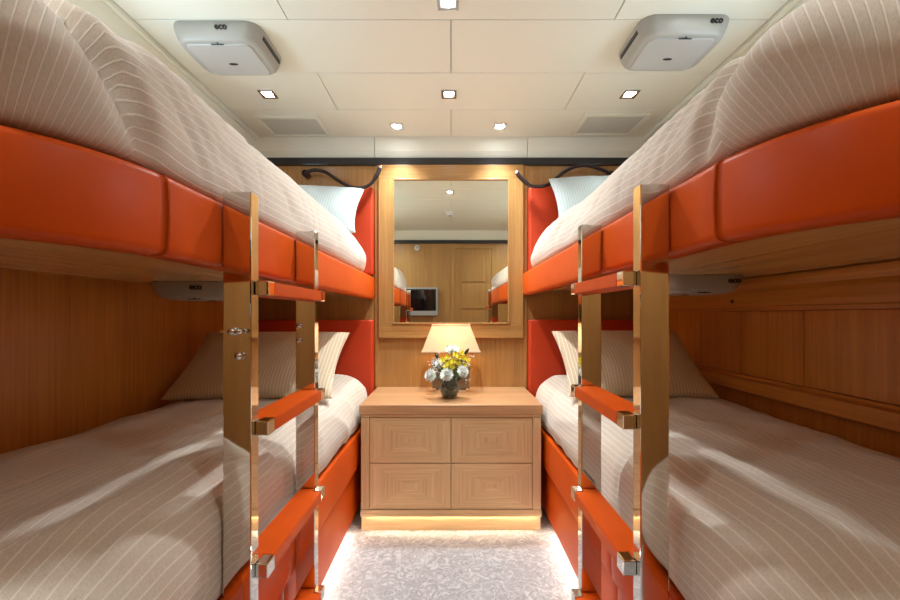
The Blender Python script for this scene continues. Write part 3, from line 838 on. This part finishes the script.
for px, py, y in ((441, 371, 2.0), (454, 372, 1.985), (436, 368, 2.05), (468, 371, 2.03), (455, 379, 1.99), (440, 380, 2.0), (448, 350, 2.1), (466, 352, 2.08), (437, 357, 2.08), (450, 369, 1.98), (459, 379.5, 2.0)):
    c = Vector(pix(px, py, y)); bm = bmesh.new()
    q = Vector((0, 1, 0)).rotation_difference((c - Vector((vx, vy, vz + .10))).normalized()).to_matrix().to_4x4()
    petal(bm, Matrix.Translation(c) @ q @ Matrix.Rotation(random.uniform(-1, 1), 4, 'Y') @ Matrix.Translation((0, -.015, 0)), .038, .018, 0, .2)
    bmesh.ops.solidify(bm, geom=bm.faces[:], thickness=.0006)
    tube(bm, stem_to(c, random.uniform(-.01, .01)), .001, 4)
    obj('leaf', bm, M['leaf'], t, True)

# ------------------------------------------------------------------ gooseneck reading lamps
def neck(pts, lab):
    P = [pix(a, b_, y) for a, b_, y in pts]
    t = thing('gooseneck_lamp', lab, 'reading lamp', P[-1])
    bm = bmesh.new(); path = catmull(P, 6)
    tube(bm, path, .009, 12, lambda k: .0125 if k < .18 else .0098); obj('flexible_arm', bm, M['cable'], t, True)
    a, b_ = Vector(P[0]), Vector(P[1]); d = (a - b_).normalized()
    bm = bmesh.new(); tube(bm, [a - d * .002, a + d * .008], .0130, 12); obj('lamp_head_tip', bm, M['chrome'], t, True)
    c = Vector(P[-1]); bm = bmesh.new(); cyl(bm, (c.x, (c.y + YB - .012) / 2 + .003, c.z), .02, YB - .003 - c.y, 'y')
    obj('wall_mount', bm, M['cable'], t, True)
neck([(380, 168, 2.27), (378, 173, 2.27), (372, 182.5, 2.27), (365, 187.0, 2.27), (355, 187.8, 2.28), (346, 185, 2.29), (336, 179, 2.31), (325, 172, 2.325), (314, 170, 2.33), (305, 173, 2.33)],
     'dark bendable reading lamp arm on the wall over the left upper bunk')
neck([(517, 173, 2.26), (522, 179, 2.26), (530, 185.5, 2.26), (540, 186.5, 2.27), (549, 184, 2.28), (557, 177.5, 2.30), (566, 171, 2.31), (576, 166.5, 2.32), (587, 165.5, 2.32), (600, 169, 2.32), (611, 174, 2.33)],
     'dark bendable reading lamp arm on the wall over the right upper bunk')

# ------------------------------------------------------------------ downlights
def downlight_proto():
    t = thing('downlight', '', 'ceiling light', (0, 0, Z(HC)))
    bm = bmesh.new(); h = .036; q = .024; z0, z1 = Z(HC) - .005, Z(HC) - .0003
    for a in ((-h, h, -h, -q), (-h, h, q, h), (-h, -q, -q, q), (q, h, -q, q)): box(bm, *a, z0, z1, .001, 1)
    obj('bezel', bm, M['chrome'], t)
    bm = bmesh.new(); cyl(bm, (0, 0, Z(HC) - .0025), .0205, .003); obj('lamp_face', bm, M['bulb'], t)
    return t
spots = [(-.01, 1.325, 'square chrome downlight over the aisle nearest the viewer', 0), (-.01, 1.88, 'square chrome downlight over the middle of the aisle', 0),
         (-.30, 2.20, 'square chrome downlight over the left side of the mirror', 0), (.27, 2.20, 'square chrome downlight over the right side of the mirror', 0),
         (-.86, 1.88, 'square chrome downlight beside the left ceiling unit', 0), (.84, 1.88, 'square chrome downlight beside the right ceiling unit', 0),
         (-.86, 1.27, 'square chrome downlight above the left upper bunk just out of view', 0), (.84, 1.27, 'square chrome downlight above the right upper bunk just out of view', 0),
         (-.86, .55, 'added unseen square chrome downlight above the foot of the left upper bunk', 0), (.84, .55, 'added unseen square chrome downlight above the foot of the right upper bunk', 0),  # out-of-view pair added only for lighting
         (-.72, .15, 'added unseen square chrome fill downlight at the foot end of the left bunks', 1), (.72, .15, 'added unseen square chrome fill downlight at the foot end of the right bunks', 1)]  # unseen pair added to brighten the near bed ends and front wall
proto = downlight_proto()
def lamp(kind, name, loc, energy, col, **k):
    l = bpy.data.lights.new(name, kind); l.energy = energy; l.color = col
    for a, b_ in k.items():
        if a != 'rot': setattr(l, a, b_)
    o = bpy.data.objects.new(name, l); C.objects.link(o); o.location = loc
    if 'rot' in k: o.rotation_euler = k['rot']
    return o
PW = {'aisle': 26, 'side': 4, 'foot': 17}  # foot: power of the added fill pair at the bunk ends
for i, (x, y, lab, foot) in enumerate(spots):
    d = proto if i == 0 else copy_tree(proto)
    d.location = (x, y, Z(HC)); d['label'] = lab; d['group'] = 'downlights in the ceiling'
    col = (.84, .93, 1.) if abs(x) < .5 else (.86, .96, 1.)
    lamp('SPOT', 'downlight_beam', (x, y, Z(HC) - .012), PW['foot'] if foot else (PW['aisle'] if abs(x) < .5 else PW['side']), col, spot_size=R(150) if foot else (R(104) if y > 2.1 else R(128)), spot_blend=1.0, shadow_soft_size=.03)

# ------------------------------------------------------------------ vents, detectors, television
def vent(x0, x1, y0, y1, lab):
    t = thing('ceiling_vent', lab, 'vent', ((x0 + x1) / 2, (y0 + y1) / 2, Z(HC)))
    bm = bmesh.new(); w_ = .022; z0, z1 = Z(HC) - .009, Z(HC) - .0003
    box(bm, x0, x1, y0, y0 + w_, z0, z1, .001); box(bm, x0, x1, y1 - w_, y1, z0, z1, .001); box(bm, x0, x0 + w_, y0 + w_, y1 - w_, z0, z1, .001); box(bm, x1 - w_, x1, y0 + w_, y1 - w_, z0, z1, .001)
    obj('frame', bm, M['ceil'], t)
    bm = bmesh.new(); n = 22; a, b_ = y0 + w_, y1 - w_
    for k in range(n):
        yy = a + (b_ - a) * k / n; box(bm, x0 + w_, x1 - w_, yy + .001, yy + (b_ - a) / n - .0022, Z(HC) - .003, Z(HC) - .0005)
    obj('grille', bm, M['grille'], t)
vent(-1.03, -.69, 2.085, 2.318, 'pale square air vent in the ceiling at the far left')
vent(.69, 1.03, 2.06, 2.305, 'pale square air vent in the ceiling at the far right')
bm = bmesh.new(); cyl(bm, (-.01, .655, Z(HC) - .006), .05, .012, bev=.002)
t = thing('smoke_detector', 'round white smoke detector on the ceiling, seen in the mirror', 'detector', (-.01, .655, Z(HC)))
obj('base', bm, M['whiteplastic'], t, True)
bm = bmesh.new(); cyl(bm, (-.01, .655, Z(HC) - .024), .036, .024, r2=.042, bev=.003); obj('sensor_head', bm, M['whiteplastic'], t, True)
bm = bmesh.new(); cyl(bm, (-.01, .655, Z(HC) - .033), .014, .010); obj('sensor_grille', bm, M['black'], t)
t = thing('wall_sensor', 'small round chrome sensor high on the far wall, seen in the mirror', 'sensor', (-.42, YF, Z(.83)))
bm = bmesh.new(); cyl(bm, (-.42, YF + .008, Z(.83)), .036, .014, 'y', bev=.003); obj('base', bm, M['whiteplastic'], t, True)
bm = bmesh.new(); cyl(bm, (-.42, YF + .022, Z(.83)), .018, .014, 'y', bev=.003); obj('dome', bm, M['chrome'], t, True)
t = thing('television', 'silver framed flat television on the wall opposite, seen in the mirror', 'television', (-.40, YF, Z(0)))
bm = bmesh.new(); a = (-.635, -.165, Z(-.005), Z(.338)); y0, y1 = YF + .002, YF + .05
box(bm, a[0], a[1], y0, y1 - .012, a[2], a[3], .006)
for q in ((a[0], a[0] + .02, a[2], a[3]), (a[1] - .02, a[1], a[2], a[3]), (a[0] + .02, a[1] - .02, a[2], a[2] + .055), (a[0] + .02, a[1] - .02, a[3] - .02, a[3])):
    box(bm, q[0], q[1], y1 - .013, y1, q[2], q[3], .002)
obj('casing', bm, M['silver'], t)
obj('screen', B(a[0] + .02, a[1] - .02, y1 - .012, y1 - .006, a[2] + .055, a[3] - .02), M['screen'], t)

# cable hole cover on the right moulding
bm = bmesh.new(); cyl(bm, (XW - .033, 1.655, Z(.058)), .009, .012, 'x'); tag(obj('cable_grommet', bm, M['black'], None, True), 'small black cable grommet in the moulding above the right panels', 'grommet')

# ------------------------------------------------------------------ light
lamp('POINT', 'table_lamp_glow', (lx, ly, Z(-.115)), 1.1, (1., .66, .34), shadow_soft_size=.03)
for s in (-1, 1):
    lamp('AREA', 'added_side_fill', (s * (XW + .03), 1.10, Z(.65)), 2.8 if s > 0 else 4.0, (.58, .80, 1.), shape='RECTANGLE', size=.66, size_y=.27, rot=(PI / 2, 0, s * PI / 2))  # added bluish fill for ceiling and duvets, set in the invented side openings
w = bpy.data.worlds.new('World'); bpy.context.scene.world = w; w.use_nodes = True
w.node_tree.nodes['Background'].inputs[0].default_value = (.55, .72, 1., 1); w.node_tree.nodes['Background'].inputs[1].default_value = 1.0

# ------------------------------------------------------------------ camera
cam = bpy.data.cameras.new('Camera'); co = bpy.data.objects.new('Camera', cam); C.objects.link(co)
cam.sensor_width = 36; cam.lens = 16; cam.shift_y = 15 / 900; cam.shift_x = -1 / 900; cam.clip_start = .02
co.location = (0, 0, H); co.rotation_euler = (PI / 2, 0, 0)
sc = bpy.context.scene; sc.camera = co
sc.view_settings.view_transform = 'Standard'; sc.view_settings.look = 'None'; sc.view_settings.gamma = 1; sc.view_settings.use_curve_mapping = False
sc.view_settings.exposure = .9
